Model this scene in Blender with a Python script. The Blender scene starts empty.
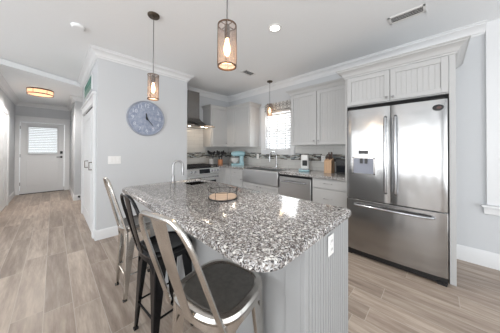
import bpy, bmesh, math, random
from mathutils import Vector, Matrix
PI = math.pi
R = math.radians
random.seed(4)
scene = bpy.context.scene
C = scene.collection

# ------------------------------------------------------------------ camera
cam_d = bpy.data.cameras.new('camera')
cam = bpy.data.objects.new('camera', cam_d)
C.objects.link(cam)
scene.camera = cam
FPX, YAW, PITCH, ROLL, CY, CAMH = 192.1, 44.337, -0.41, 0.163, 147.967, 1.294
cam_d.sensor_width = 36
cam_d.lens = FPX / 500 * 36
cam_d.shift_y = -(166.5 - CY) / 500
cam_d.clip_start = 0.05
_y, _p, _r = R(YAW), R(PITCH), R(ROLL)
w_ = Vector((math.cos(_y)*math.cos(_p), math.sin(_y)*math.cos(_p), -math.sin(_p)))
r_ = Vector((math.sin(_y), -math.cos(_y), 0))
u_ = r_.cross(w_)
r2 = math.cos(_r)*r_ + math.sin(_r)*u_
u2 = -math.sin(_r)*r_ + math.cos(_r)*u_
m = Matrix((r2, u2, -w_)).transposed().to_4x4()
m.translation = Vector((0, 0, CAMH))
cam.matrix_world = m

# ------------------------------------------------------------------ world and daylight
world = bpy.data.worlds.new('world'); scene.world = world
world.use_nodes = True
wn = world.node_tree.nodes; wl = world.node_tree.links
bg = wn['Background']
bg.inputs[0].default_value = (0.93, 0.97, 1.0, 1)
bg.inputs[1].default_value = 1.3
def area(name, loc, rot, sx, sy, power, col=(1, 1, 1)):
    l = bpy.data.lights.new(name, 'AREA'); l.shape = 'RECTANGLE'; l.size = sx; l.size_y = sy
    l.energy = power; l.color = col
    o = bpy.data.objects.new(name, l); C.objects.link(o); o.location = loc; o.rotation_euler = rot
    return o
def point(name, loc, power, col, rad=.02):
    l = bpy.data.lights.new(name, 'POINT'); l.energy = power; l.color = col; l.shadow_soft_size = rad
    o = bpy.data.objects.new(name, l); C.objects.link(o); o.location = loc
    return o
# added fill lights by unseen living-room windows, tilted up to brighten the ceiling
area('fill_living_left', (-4.35, 0.8, 1.2), (0, R(-116), 0), 2.0, 4.8, 130, (.96, .98, 1))
area('fill_living_rear', (-0.1, -3.35, 1.25), (R(116), 0, 0), 5.5, 2.0, 90, (.96, .98, 1))
# daylight through the kitchen window
area('daylight_kitchen_window', (4.1, 2.75, 2.0), (0, R(80), 0), 1.7, 2.0, 210, (.98, .99, 1))
scene.view_settings.view_transform = 'Standard'
scene.view_settings.look = 'None'
scene.view_settings.gamma = 1
scene.view_settings.use_curve_mapping = False
scene.view_settings.exposure = 0.46

# ------------------------------------------------------------------ materials
def srgb(r, g, b):
    f = lambda c: (c/255/12.92) if c/255 <= .04045 else ((c/255+.055)/1.055)**2.4
    return (f(r), f(g), f(b), 1)
def mat(name, col, rough=.5, metal=0, **k):
    m = bpy.data.materials.new(name); m.use_nodes = True
    b = m.node_tree.nodes['Principled BSDF']
    b.inputs['Base Color'].default_value = col
    b.inputs['Roughness'].default_value = rough
    b.inputs['Metallic'].default_value = metal
    for kk, v in k.items():
        b.inputs[kk.replace('_', ' ')].default_value = v
    return m
def nodes(m): return m.node_tree.nodes, m.node_tree.links, m.node_tree.nodes['Principled BSDF']
def objcoord(m, scale=(1, 1, 1)):
    n, l, b = nodes(m)
    t = n.new('ShaderNodeTexCoord'); mp = n.new('ShaderNodeMapping'); mp.inputs['Scale'].default_value = scale
    l.new(t.outputs['Object'], mp.inputs['Vector']); return mp.outputs['Vector']
def ramp(m, fac, stops, interp='LINEAR'):
    n, l, b = nodes(m); r = n.new('ShaderNodeValToRGB'); r.color_ramp.interpolation = interp
    e = r.color_ramp.elements
    while len(e) > 1: e.remove(e[-1])
    e[0].position = stops[0][0]; e[0].color = stops[0][1]
    for p, c in stops[1:]:
        x = e.new(p); x.color = c
    l.new(fac, r.inputs[0]); return r.outputs['Color']
def noise(m, vec, scale, detail=3, rough=.5):
    n, l, b = nodes(m); t = n.new('ShaderNodeTexNoise'); t.inputs['Scale'].default_value = scale
    t.inputs['Detail'].default_value = detail; t.inputs['Roughness'].default_value = rough
    l.new(vec, t.inputs['Vector']); return t.outputs['Fac']
def mixc(m, fac, a, b_, mode='MIX'):
    n, l, b = nodes(m); x = n.new('ShaderNodeMix'); x.data_type = 'RGBA'; x.blend_type = mode
    for s, i in ((fac, 0), (a, 6), (b_, 7)):
        if isinstance(s, (int, float, tuple)): x.inputs[i].default_value = s
        else: l.new(s, x.inputs[i])
    return x.outputs[2]
def bump(m, h, strength=.2, dist=.002):
    n, l, b = nodes(m); x = n.new('ShaderNodeBump'); x.inputs['Strength'].default_value = strength
    x.inputs['Distance'].default_value = dist; l.new(h, x.inputs['Height']); l.new(x.outputs[0], b.inputs['Normal'])

M = {}
def painted(name, col, rough, var=.03):
    m = mat(name, col, rough); n, l, b = nodes(m)
    v = objcoord(m); f = noise(m, v, 60, 4)
    c2 = tuple(min(1, c*(1-var)) for c in col[:3]) + (1,)
    l.new(mixc(m, f, col, c2), b.inputs['Base Color']); bump(m, f, .06, .001)
    return m
M['wall'] = painted('wall_paint', (.60, .617, .635, 1), .75)
M['ceiling'] = painted('ceiling_paint', (.88, .90, .915, 1), .85)
M['trim'] = painted('trim_paint', (.74, .75, .76, 1), .4, .015)
M['cab'] = painted('cabinet_paint', (.50, .502, .50, 1), .42, .02)
M['island'] = painted('island_paint', (.36, .366, .37, 1), .45, .02)
M['door'] = painted('door_paint', (.74, .75, .76, 1), .4, .015)
M['white'] = mat('white_plastic', (.82, .82, .81, 1), .35)
M['black'] = mat('black_plastic', (.012, .012, .013, 1), .35)
M['blackglass'] = mat('black_glass', (.01, .012, .016, 1), .08)
M['chrome'] = mat('chrome', (.48, .49, .51, 1), .2, 1)
M['nickel'] = mat('brushed_nickel', (.34, .34, .345, 1), .3, 1)
M['iron'] = mat('cast_iron', (.02, .02, .022, 1), .5)
M['darkgap'] = mat('dark_gap', (.006, .006, .006, 1), .8)
M['knifewood'] = mat('dark_knife_handle', srgb(70, 50, 42), .4)
M['niche'] = mat('dispenser_niche_plastic', srgb(132, 136, 148), .35)
M['ductgrey'] = mat('duct_grey', (.12, .12, .12, 1), .7)
M['teal'] = mat('teal_enamel', srgb(150, 186, 194), .25)
M['amberglaze'] = mat('copper_glaze', srgb(214, 150, 112), .3)
M['ceramic'] = mat('white_ceramic', (.72, .72, .71, 1), .25)

def steel(name, col, rough, scale, bs=.08, aniso=.7):
    m = mat(name, col, rough, 1); n, l, b = nodes(m)
    b.inputs['Anisotropic'].default_value = aniso
    v = objcoord(m, scale); f = noise(m, v, 1, 3)
    l.new(ramp(m, f, [(.3, (rough*.93,)*3+(1,)), (.7, (rough*1.08,)*3+(1,))]), b.inputs['Roughness'])
    v2 = objcoord(m, (2.2, 2.2, 1.0)); f2 = noise(m, v2, 1.6, 2)
    bump(m, f2, bs, .03)
    return m
M['steel'] = steel('stainless_steel', (.40, .398, .395, 1), .22, (4, 4, 300), .45)
M['steel_h'] = steel('stainless_steel_brushed', (.60, .60, .60, 1), .3, (300, 4, 4), .03)
M['steel_dark'] = steel('stainless_steel_hood', (.27, .26, .25, 1), .25, (4, 4, 200), .05)
M['stool_metal'] = steel('galvanised_stool_metal', (.58, .56, .53, 1), .22, (8, 8, 8), .03, .1)
# the worn gunmetal of the stools
m = M['stool_metal']; n, l, b = nodes(m); v = objcoord(m)
l.new(ramp(m, noise(m, v, 9, 3, .5), [(.3, (.50, .47, .43, 1)), (.65, (.66, .64, .61, 1))]), b.inputs['Base Color'])
m = mat('stool_seat_metal', (.1, .095, .09, 1), .38, .6); n, l, b = nodes(m); v = objcoord(m)
l.new(ramp(m, noise(m, v, 40, 6, .7), [(.3, (.13, .125, .115, 1)), (.70, (.19, .18, .165, 1)), (.8, (.32, .25, .2, 1))]), b.inputs['Base Color'])
M['stool_seat'] = m
M['stool_black'] = mat('black_powder_coat', (.005, .005, .006, 1), .2, 0, Specular_IOR_Level=.3)
M['bronze'] = mat('dark_bronze', (.12, .095, .075, 1), .35, 1)
M['rim_bronze'] = mat('aged_bronze', (.20, .13, .09, 1), .35, 1)

# wood-look floor planks running down the hall (along Y)
m = mat('wood_plank_tile', (.3, .27, .24, 1), .38); n, l, b = nodes(m)
tc = n.new('ShaderNodeTexCoord')
sep = n.new('ShaderNodeSeparateXYZ'); l.new(tc.outputs['Object'], sep.inputs[0])
def mth(op, a, c=None, **k):
    x = n.new('ShaderNodeMath'); x.operation = op
    for i, s in enumerate((a, c)):
        if s is None: continue
        if isinstance(s, (int, float)): x.inputs[i].default_value = s
        else: l.new(s, x.inputs[i])
    return x.outputs[0]
PW, PL = .17, 1.15
xr = mth('DIVIDE', mth('SUBTRACT', sep.outputs['X'], .295), PW)
row = mth('FLOOR', xr); fx = mth('FRACT', xr)
wn1 = n.new('ShaderNodeTexWhiteNoise'); wn1.noise_dimensions = '1D'; l.new(row, wn1.inputs['W'])
yr = mth('ADD', mth('DIVIDE', sep.outputs['Y'], PL), wn1.outputs['Value'])
col_ = mth('FLOOR', yr); fy = mth('FRACT', yr)
cmb = n.new('ShaderNodeCombineXYZ'); l.new(row, cmb.inputs[0]); l.new(col_, cmb.inputs[1])
wn2 = n.new('ShaderNodeTexWhiteNoise'); wn2.noise_dimensions = '3D'; l.new(cmb.outputs[0], wn2.inputs['Vector'])
# grain coordinate: stretched along Y and shifted per plank
sc = n.new('ShaderNodeVectorMath'); sc.operation = 'MULTIPLY'; sc.inputs[1].default_value = (1, .10, 1)
l.new(tc.outputs['Object'], sc.inputs[0])
ad = n.new('ShaderNodeVectorMath'); ad.operation = 'ADD'; l.new(sc.outputs[0], ad.inputs[0])
wc = n.new('ShaderNodeVectorMath'); wc.operation = 'SCALE'; wc.inputs['Scale'].default_value = 30
l.new(wn2.outputs['Color'], wc.inputs[0]); l.new(wc.outputs[0], ad.inputs[1])
g1 = noise(m, ad.outputs[0], 22, 6, .62); g2 = noise(m, ad.outputs[0], 90, 4, .7)
gb = noise(m, ad.outputs[0], 5, 3, .5)
base = ramp(m, g1, [(.32, srgb(116, 99, 88)), (.5, srgb(170, 154, 142)), (.66, srgb(214, 201, 188))])
base = mixc(m, .30, base, ramp(m, g2, [(.3, srgb(105, 90, 78)), (.7, srgb(190, 178, 165))]))
base = mixc(m, .4, base, ramp(m, gb, [(.3, srgb(132, 114, 101)), (.7, srgb(178, 164, 150))]))
tint = ramp(m, wn2.outputs['Value'], [(0, (.80, .79, .78, 1)), (.5, (.98, .97, .96, 1)), (1, (1.16, 1.16, 1.16, 1))])
base = mixc(m, 1.0, base, tint, 'MULTIPLY')
def edge(fr, wd, size):
    a = mth('MULTIPLY', fr, size); c = mth('MULTIPLY', mth('SUBTRACT', 1.0, fr), size)
    return mth('LESS_THAN', mth('MINIMUM', a, c), wd)
gr = mth('MAXIMUM', edge(fx, .002, PW), edge(fy, .002, PL))
base = mixc(m, gr, base, srgb(186, 176, 165))
l.new(base, b.inputs['Base Color'])
l.new(ramp(m, g1, [(.3, (.34,)*3+(1,)), (.7, (.46,)*3+(1,))]), b.inputs['Roughness'])
bump(m, mth('SUBTRACT', g1, gr), .12, .002)
M['floor'] = m

# speckled granite
def granite(name, scale):
    m = mat(name, (.5, .5, .5, 1), .12); n, l, b = nodes(m)
    v = objcoord(m)
    dn = n.new('ShaderNodeTexNoise'); dn.inputs['Scale'].default_value = 45*scale; dn.inputs['Detail'].default_value = 3
    l.new(v, dn.inputs['Vector'])
    dm = n.new('ShaderNodeVectorMath'); dm.operation = 'SCALE'; dm.inputs['Scale'].default_value = .015/scale
    l.new(dn.outputs['Color'], dm.inputs[0])
    av = n.new('ShaderNodeVectorMath'); av.operation = 'ADD'; l.new(v, av.inputs[0]); l.new(dm.outputs[0], av.inputs[1])
    def vor(s, off):
        o = n.new('ShaderNodeVectorMath'); o.operation = 'ADD'; o.inputs[1].default_value = off; l.new(av.outputs[0], o.inputs[0])
        t = n.new('ShaderNodeTexVoronoi'); t.inputs['Scale'].default_value = s*scale; l.new(o.outputs[0], t.inputs['Vector'])
        sp = n.new('ShaderNodeSeparateColor'); l.new(t.outputs['Color'], sp.inputs[0]); return sp.outputs[0], sp.outputs[1]
    a, a2 = vor(85, (0, 0, 0)); c, c2 = vor(130, (3, 1, 2)); e, e2 = vor(60, (7, 5, 1))
    base = ramp(m, a, [(0, srgb(184, 184, 184)), (.22, srgb(206, 206, 206)), (.36, srgb(158, 154, 151)), (.58, srgb(126, 121, 118)), (.80, srgb(172, 168, 165)), (.92, srgb(108, 97, 90))], 'CONSTANT')
    dk = ramp(m, c, [(0, (0, 0, 0, 1)), (.77, (1, 1, 1, 1))], 'CONSTANT')
    base = mixc(m, dk, base, ramp(m, c2, [(0, srgb(36, 36, 42)), (.45, srgb(76, 73, 76)), (.75, srgb(20, 20, 28))], 'CONSTANT'))
    dk2 = ramp(m, e, [(0, (0, 0, 0, 1)), (.86, (1, 1, 1, 1))], 'CONSTANT')
    base = mixc(m, dk2, base, ramp(m, e2, [(0, srgb(225, 224, 220)), (.55, srgb(96, 90, 88))], 'CONSTANT'))
    l.new(base, b.inputs['Base Color'])
    return m
M['granite'] = granite('speckled_granite', 1.85)

# tile backsplash with a mosaic strip between z 1.09 and 1.22
m = mat('tile_backsplash', (.6, .6, .6, 1), .25); n, l, b = nodes(m)
geo = n.new('ShaderNodeNewGeometry'); sep = n.new('ShaderNodeSeparateXYZ'); l.new(geo.outputs['Position'], sep.inputs[0])
run = mth('ADD', sep.outputs['X'], sep.outputs['Y'])
cv = n.new('ShaderNodeCombineXYZ'); l.new(run, cv.inputs[0]); l.new(sep.outputs['Z'], cv.inputs[1])
bt = n.new('ShaderNodeTexBrick'); bt.inputs['Scale'].default_value = 1; bt.inputs['Brick Width'].default_value = .30
bt.inputs['Row Height'].default_value = .088; bt.inputs['Mortar Size'].default_value = .002
bt.inputs['Color1'].default_value = srgb(205, 205, 202); bt.inputs['Color2'].default_value = srgb(196, 196, 194); bt.inputs['Mortar'].default_value = srgb(175, 175, 173)
l.new(cv.outputs[0], bt.inputs['Vector'])
rowm = mth('FLOOR', mth('DIVIDE', sep.outputs['Z'], .0162))
wr = n.new('ShaderNodeTexWhiteNoise'); wr.noise_dimensions = '1D'; l.new(rowm, wr.inputs['W'])
cm = mth('FLOOR', mth('ADD', mth('DIVIDE', run, .085), wr.outputs['Value']))
c2 = n.new('ShaderNodeCombineXYZ'); l.new(cm, c2.inputs[0]); l.new(rowm, c2.inputs[1])
w3 = n.new('ShaderNodeTexWhiteNoise'); w3.noise_dimensions = '3D'; l.new(c2.outputs[0], w3.inputs['Vector'])
mos = ramp(m, w3.outputs['Value'], [(0, srgb(96, 92, 88)), (.22, srgb(196, 196, 190)), (.42, srgb(132, 128, 120)), (.6, srgb(66, 64, 64)), (.76, srgb(165, 172, 170)), (.9, srgb(110, 118, 122))], 'CONSTANT')
inb = mth('MULTIPLY', mth('GREATER_THAN', sep.outputs['Z'], 1.085), mth('LESS_THAN', sep.outputs['Z'], 1.215))
l.new(mixc(m, inb, bt.outputs['Color'], mos), b.inputs['Base Color'])
M['tile'] = m

def glass(name, col, rough=.0, ior=1.45, alpha=.3):
    """thin clear or tinted glass: mostly transparent, with a glossy reflection"""
    m = bpy.data.materials.new(name); m.use_nodes = True; n = m.node_tree.nodes; l = m.node_tree.links
    n.clear(); o = n.new('ShaderNodeOutputMaterial'); t = n.new('ShaderNodeBsdfTransparent'); t.inputs[0].default_value = col
    g = n.new('ShaderNodeBsdfPrincipled'); g.inputs['Base Color'].default_value = (.85, .85, .85, 1); g.inputs['Roughness'].default_value = .1
    x = n.new('ShaderNodeMixShader'); x.inputs[0].default_value = alpha
    l.new(t.outputs[0], x.inputs[1]); l.new(g.outputs[0], x.inputs[2]); l.new(x.outputs[0], o.inputs[0]); return m
M['glass'] = glass('clear_glass', (.97, .98, .98, 1), alpha=.12)
M['seeded'] = glass('seeded_pendant_glass', (.86, .80, .76, 1), alpha=.10)
M['tray_glass'] = glass('tray_glass', (.97, .98, .99, 1), alpha=.1)
def emit(name, col, s):
    m = mat(name, col, .5); b = m.node_tree.nodes['Principled BSDF']
    b.inputs['Emission Color'].default_value = col; b.inputs['Emission Strength'].default_value = s; return m
M['bulb'] = emit('warm_bulb', (1, .72, .42, 1), 9)
M['canlight'] = emit('downlight_lens', (1, .98, .95, 1), 4)
M['hallglass'] = emit('amber_drum_glass', (1, .62, .36, 1), .75)
M['hoodlamp'] = emit('hood_lamp_lens', (1, .85, .65, 1), 5)
m = mat('blind_slat', (.60, .61, .62, 1), .5); b = m.node_tree.nodes['Principled BSDF']
n, l, b = nodes(m); tr = n.new('ShaderNodeBsdfTranslucent'); tr.inputs[0].default_value = (.8, .81, .82, 1)
mx = n.new('ShaderNodeMixShader'); mx.inputs[0].default_value = .04
l.new(b.outputs[0], mx.inputs[1]); l.new(tr.outputs[0], mx.inputs[2]); l.new(mx.outputs[0], n['Material Output'].inputs[0]); M['slat'] = m
# wood for tray and knife block
def wood(name, a, c, sc=(3, 40, 40)):
    m = mat(name, a, .5); n, l, b = nodes(m); v = objcoord(m, sc)
    l.new(ramp(m, noise(m, v, 1.5, 5, .6), [(.3, a), (.7, c)]), b.inputs['Base Color']); return m
M['traywood'] = wood('pale_tray_wood', srgb(178, 152, 130), srgb(198, 174, 152))
M['blockwood'] = wood('knife_block_wood', srgb(186, 150, 118), srgb(208, 176, 144), (40, 40, 4))
# patterned valance
m = mat('valance_fabric', (.5, .5, .5, 1), .9); n, l, b = nodes(m)
geo = n.new('ShaderNodeNewGeometry'); sep = n.new('ShaderNodeSeparateXYZ'); l.new(geo.outputs['Position'], sep.inputs[0])
yy = mth('FRACT', mth('MULTIPLY', sep.outputs['Y'], 11)); zz = mth('FRACT', mth('MULTIPLY', sep.outputs['Z'], 9))
ring = mth('ADD', mth('POWER', mth('SUBTRACT', yy, .5), 2), mth('POWER', mth('SUBTRACT', zz, .5), 2))
l.new(ramp(m, ring, [(0, srgb(205, 205, 202)), (.06, srgb(118, 118, 118)), (.14, srgb(198, 198, 196)), (.24, srgb(132, 132, 130))], 'CONSTANT'), b.inputs['Base Color'])
M['valance'] = m
# blue-grey clock face, mottled
m = mat('clock_face_paint', srgb(132, 148, 176), .6); n, l, b = nodes(m)
l.new(ramp(m, noise(m, objcoord(m), 22, 5, .65), [(.3, srgb(126, 138, 162)), (.6, srgb(160, 168, 186)), (.75, srgb(188, 194, 204))]), b.inputs['Base Color']); M['clock'] = m
M['clockrim'] = mat('clock_rim', srgb(150, 156, 168), .5)
M['numeral'] = mat('clock_numerals', srgb(205, 212, 222), .6)
# green lattice sign face
m = mat('green_sign_paint', srgb(52, 118, 102), .5); M['green'] = m
M['signlight'] = mat('sign_lattice_paint', srgb(150, 170, 160), .5)
M['magnet'] = mat('magnet_red_brown', srgb(92, 66, 62), .4)

# ------------------------------------------------------------------ mesh helpers
def B(bm, x0, x1, y0, y1, z0, z1):
    x0, x1 = sorted((x0, x1)); y0, y1 = sorted((y0, y1)); z0, z1 = sorted((z0, z1))
    v = [bm.verts.new(p) for p in ((x0,y0,z0),(x1,y0,z0),(x1,y1,z0),(x0,y1,z0),(x0,y0,z1),(x1,y0,z1),(x1,y1,z1),(x0,y1,z1))]
    for f in ((3,2,1,0),(4,5,6,7),(0,1,5,4),(1,2,6,5),(2,3,7,6),(3,0,4,7)): bm.faces.new([v[i] for i in f])
def box(*a):
    bm = bmesh.new(); B(bm, *a); return bm
def boxes(*l_):
    bm = bmesh.new()
    for a in l_: B(bm, *a)
    return bm
def loft(bm, rings, cap=True, closed=True):
    vs = [[bm.verts.new(p) for p in r] for r in rings]
    for a, c in zip(vs, vs[1:]):
        k = len(a)
        for i in range(k if closed else k-1):
            bm.faces.new((a[i], a[(i+1) % k], c[(i+1) % k], c[i]))
    if cap:
        bm.faces.new(list(reversed(vs[0]))); bm.faces.new(vs[-1])
    return vs
def tube(bm, pts, r, seg=10, cap=True, flat=1.0, closed=False):
    pts = [Vector(p) for p in pts]; rings = []; n = len(pts)
    rs = r if isinstance(r, (list, tuple)) else [r]*n
    prev = None
    for i, p in enumerate(pts):
        if closed: t = pts[(i+1) % n] - pts[i-1]
        elif i == 0: t = pts[1]-pts[0]
        elif i == n-1: t = pts[-1]-pts[-2]
        else: t = (pts[i+1]-pts[i]).normalized() + (pts[i]-pts[i-1]).normalized()
        t.normalize()
        if prev is None:
            a = Vector((0, 0, 1)) if abs(t.z) < .9 else Vector((1, 0, 0))
            u = t.cross(a).normalized()
        else:
            u = (prev - t*prev.dot(t)).normalized()
        prev = u; v = t.cross(u)
        rings.append([p + (u*math.cos(2*PI*k/seg) + v*flat*math.sin(2*PI*k/seg))*rs[i] for k in range(seg)])
    if closed: rings.append(rings[0]); cap = False
    loft(bm, rings, cap)
    if closed: bmesh.ops.remove_doubles(bm, verts=bm.verts, dist=1e-6)
def lathe(bm, prof, c=(0, 0, 0), seg=24):
    rings = []
    for r, z in prof:
        r = max(r, .0005)
        rings.append([(c[0]+r*math.cos(2*PI*k/seg), c[1]+r*math.sin(2*PI*k/seg), c[2]+z) for k in range(seg)])
    loft(bm, rings)
def prism(bm, poly, f0, f1):
    """extrude polygon: f0/f1 map (a,b) to 3D points"""
    loft(bm, [[f0(a, c) for a, c in poly], [f1(a, c) for a, c in poly]])
def arcpts(c, r, a0, a1, n, plane='xz', const=0):
    o = []
    for i in range(n+1):
        a = R(a0 + (a1-a0)*i/n); p, q = c[0]+r*math.cos(a), c[1]+r*math.sin(a)
        o.append({'xz': (p, const, q), 'yz': (const, p, q), 'xy': (p, q, const)}[plane])
    return o
def part(name, bm, m, parent=None, bevel=0, kind=None, label=None, seg=2):
    bmesh.ops.recalc_face_normals(bm, faces=bm.faces)
    for f in bm.faces: f.smooth = True
    for e in bm.edges:
        if len(e.link_faces) == 2 and e.calc_face_angle(0) > R(32): e.smooth = False
    me = bpy.data.meshes.new(name); bm.to_mesh(me); bm.free()
    me.materials.append(M[m] if isinstance(m, str) else m)
    o = bpy.data.objects.new(name, me); C.objects.link(o)
    if parent: o.parent = parent
    if bevel:
        bv = o.modifiers.new('bevel', 'BEVEL'); bv.width = bevel; bv.segments = seg; bv.limit_method = 'ANGLE'; bv.angle_limit = R(40)
        bv.harden_normals = False
    if kind: o['kind'] = kind
    if label: o['label'] = label
    return o
def thing(name, label, cat, loc=(0, 0, 0), rz=0, group=None):
    o = bpy.data.objects.new(name, None); C.objects.link(o); o.empty_display_size = .05
    o.location = loc; o.rotation_euler = (0, 0, R(rz)); o['label'] = label; o['category'] = cat
    if group: o['group'] = group
    return o
def tag(o, label, cat, group=None):
    o['label'] = label; o['category'] = cat
    if group: o['group'] = group
    return o
def struct(name, bm, m, parent=None, bevel=0):
    return part(name, bm, m, parent, bevel, kind=None if parent else 'structure')
def sweep(path, prof, side=1):
    """sweep a profile (out, z) along a 2D wall path with mitred corners; out goes to the left of travel"""
    bm = bmesh.new(); n = len(path); P = [Vector(p) for p in path]; rings = []
    for i in range(n):
        d0 = (P[i]-P[i-1]).normalized() if i > 0 else None
        d1 = (P[i+1]-P[i]).normalized() if i < n-1 else None
        nl = lambda d: Vector((-d.y, d.x))*side
        if d0 is None: off = nl(d1)
        elif d1 is None: off = nl(d0)
        else:
            a, c = nl(d0), nl(d1); off = (a+c)/(1+a.dot(c))
        rings.append([(P[i].x+off.x*o, P[i].y+off.y*o, z) for o, z in prof])
    loft(bm, rings); return bm

H = 2.708
XW, YS, YC, XC = 3.375, 4.13, 3.458, .43     # right wall, kitchen back wall, clock wall, closet wall
# ------------------------------------------------------------------ room shell
struct('floor', box(-4.5, 4.2, -3.5, 9.2, -.08, 0), 'floor')
HA, HB = (XC, 5.45), (-.745, 4.75)
bm = bmesh.new()
prism(bm, [(-4.5, -3.5), (XW+.12, -3.5), (XW+.12, YS+.12), (XC, YS+.12), HA, HB, (-4.5, 4.75)], lambda a, c: (a, c, H), lambda a, c: (a, c, H+.1))
struct('ceiling', bm, 'ceiling')
HH = 2.61
struct('ceiling_hall', box(-.9, 1.8, 4.6, 8.5, HH+.1, HH+.16), 'ceiling')
bm = bmesh.new()
prism(bm, [HB, HA, (1.8, 5.45), (1.8, 8.38), (-.745, 8.38)], lambda a, c: (a, c, HH), lambda a, c: (a, c, HH+.09))
struct('ceiling_hall', bm, 'ceiling')
# right wall with the kitchen window opening (Y 2.13-2.79, z 1.28-2.14) and window_2 opening
WY0, WY1, WZ0, WZ1 = 2.13, 2.79, 1.285, 2.14
struct('wall_right', boxes((XW, XW+.12, WY1, YS+.12, 0, H), (XW, XW+.12, -1.45-.5, WY0, 0, H), (XW, XW+.12, WY0, WY1, 0, WZ0), (XW, XW+.12, WY0, WY1, WZ1, H)), 'wall')
struct('wall_back', box(1.80, XW, YS, YS+.12, 0, H), 'wall')
struct('wall_middle', box(XC, 1.80, YC, YS+.12, 0, H), 'wall')
# closet wall with a recessed double-door opening Y 3.66..5.08, z 0..1.97
struct('wall_closet', boxes((XC, XC+.12, YS+.12, 5.45, 1.97, H), (XC, XC+.12, 5.08, 5.35, 0, 1.97)), 'wall')
struct('wall_hall_right', boxes((.37, .52, 6.5, 8.38, 0, HH), (.52, .74, 6.5, 6.62, 0, HH), (.62, .74, 5.2, 6.5, 0, HH), (.55, .62, 5.23, 5.35, 0, HH)), 'wall')
struct('wall_hall_end', boxes((-.9, -.665, 8.38, 8.5, 0, HH), (.245, .55, 8.38, 8.5, 0, HH), (-.665, .245, 8.38, 8.5, 2.06, HH)), 'wall')
struct('wall_hall_left', box(-.865, -.745, 4.75, 8.5, 0, H), 'wall')
struct('wall_living', box(-4.5, -.865, 4.75, 4.87, 0, H), 'wall')
# living-room walls behind the camera, with big window openings
struct('wall_left', boxes((-4.62, -4.5, -3.5, -2.3, 0, H), (-4.62, -4.5, -.9, -.2, 0, H), (-4.62, -4.5, 1.2, 1.9, 0, H), (-4.62, -4.5, 3.3, 4.87, 0, H), (-4.62, -4.5, -3.5, 4.87, 2.35, H), (-4.62, -4.5, -3.5, 4.87, 0, .25)), 'wall')
struct('wall_rear', boxes((-4.62, -3.3, -3.62, -3.5, 0, H), (-1.6, -.9, -3.62, -3.5, 0, H), (1.1, XW+.12, -3.62, -3.5, 0, H), (-4.5, XW, -3.62, -3.5, 2.35, H)), 'wall')

CP = [(0, -.115), (.010, -.115), (.014, -.098), (.026, -.092), (.034, -.066), (.050, -.045), (.072, -.032), (.084, -.026), (.086, -.012), (.1, -.010), (.1, 0), (0, 0)]
def crown(path, z): return sweep(path, [(o, z+d) for o, d in CP])
struct('trim_1', crown([(XW, -.385), (XW, YS), (1.80, YS), (1.80, YC), (XC, YC), (XC, 5.40)], H), 'trim')
struct('trim_2', crown([(.62, 6.5), (.37, 6.5), (.37, 8.38), (-.745, 8.38), (-.745, 4.9)], HH), 'trim')
BP = [(0, 0), (.016, 0), (.016, .12), (.010, .135), (.006, .14), (0, .14)]
struct('baseboard_right', sweep([(XW, -1.9), (XW, -.12)], [(o, z*1.22) for o, z in BP]), 'trim')
struct('baseboard_middle', sweep([(1.8, YC), (XC, YC), (XC, 3.56)], BP), 'trim')
struct('baseboard_hall_right', sweep([(.62, 6.5), (.37, 6.5), (.37, 8.36)], [(o, z) for o, z in BP]), 'trim')
struct('baseboard_hall_left', sweep([(-.745, 8.36), (-.745, 7.12)], BP), 'trim')
struct('baseboard_hall', sweep([(-.745, 5.95), (-.745, 4.76)], BP), 'trim')
struct('trim_3', boxes((XC, XC+.12, YS+.12, 5.35, 0, .001)), 'darkgap')

# closet doors: casing, header and two leaves
struct('trim_4', boxes((XC-.03, XC, 5.08, 5.2, 0, 1.97), (XC-.03, XC, 3.56, 3.66, 0, 1.97), (XC-.03, XC, 3.56, 5.2, 1.97, 2.09), (XC-.045, XC, 3.54, 5.22, 2.09, 2.125)), 'trim', bevel=.003)
struct('closet_gap_shade', boxes((XC-.012, XC+.03, 3.665, 4.66, 1.927, 1.955)), 'darkgap')  # black strip put in for the shaded gap above the leaves
struct('trim_12', boxes((XC-.02, XC+.03, 3.66, 5.08, 1.956, 1.9695)), 'trim')
struct('wall_closet_inside', boxes((XC+.09, XC+.115, 3.66, 5.08, 0, 1.968)), 'wall')
XD = XC-.038
for i, (a, c, hy) in enumerate(((3.67, 3.985, 3.72), (3.99, 5.07, 4.27))):
    d = part('door_%d' % (i+2), boxes((XD+.03, XD+.065, a, c, .012, 1.925), (XD+.022, XD+.03, a, a+.1, .012, 1.925), (XD+.022, XD+.03, c-.1, c, .012, 1.925),
             (XD+.022, XD+.03, a+.1, c-.1, .012, .2), (XD+.022, XD+.03, a+.1, c-.1, .92, 1.05), (XD+.022, XD+.03, a+.1, c-.1, 1.8, 1.925)), 'door', bevel=.002, kind='structure')
    bm = bmesh.new(); tube(bm, [(XD+.022, hy, .98), (XD-.02, hy, .98), (XD-.02, hy, 1.09), (XD+.022, hy, 1.09)], .007, 8)
    part('door_handle', bm, 'bronze', d, label='dark door handle')
# hall left door
d = struct('door_4', boxes((-.745-.03, -.735, 6.02, 7.0, .01, 2.06)), 'door')
bm = bmesh.new(); B(bm, -.745, -.715, 5.93, 6.02, 0, 2.06); B(bm, -.745, -.715, 7.0, 7.09, 0, 2.06); B(bm, -.745, -.715, 5.93, 7.09, 2.06, 2.16)
struct('trim_6', bm, 'trim', bevel=.003)
for z0, z1 in ((.2, .9), (1.05, 1.9)):
    for y0, y1 in ((6.12, 6.46), (6.56, 6.9)): part('door_panel', box(-.736, -.728, y0, y1, z0, z1), 'door', d, bevel=.003)

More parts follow.
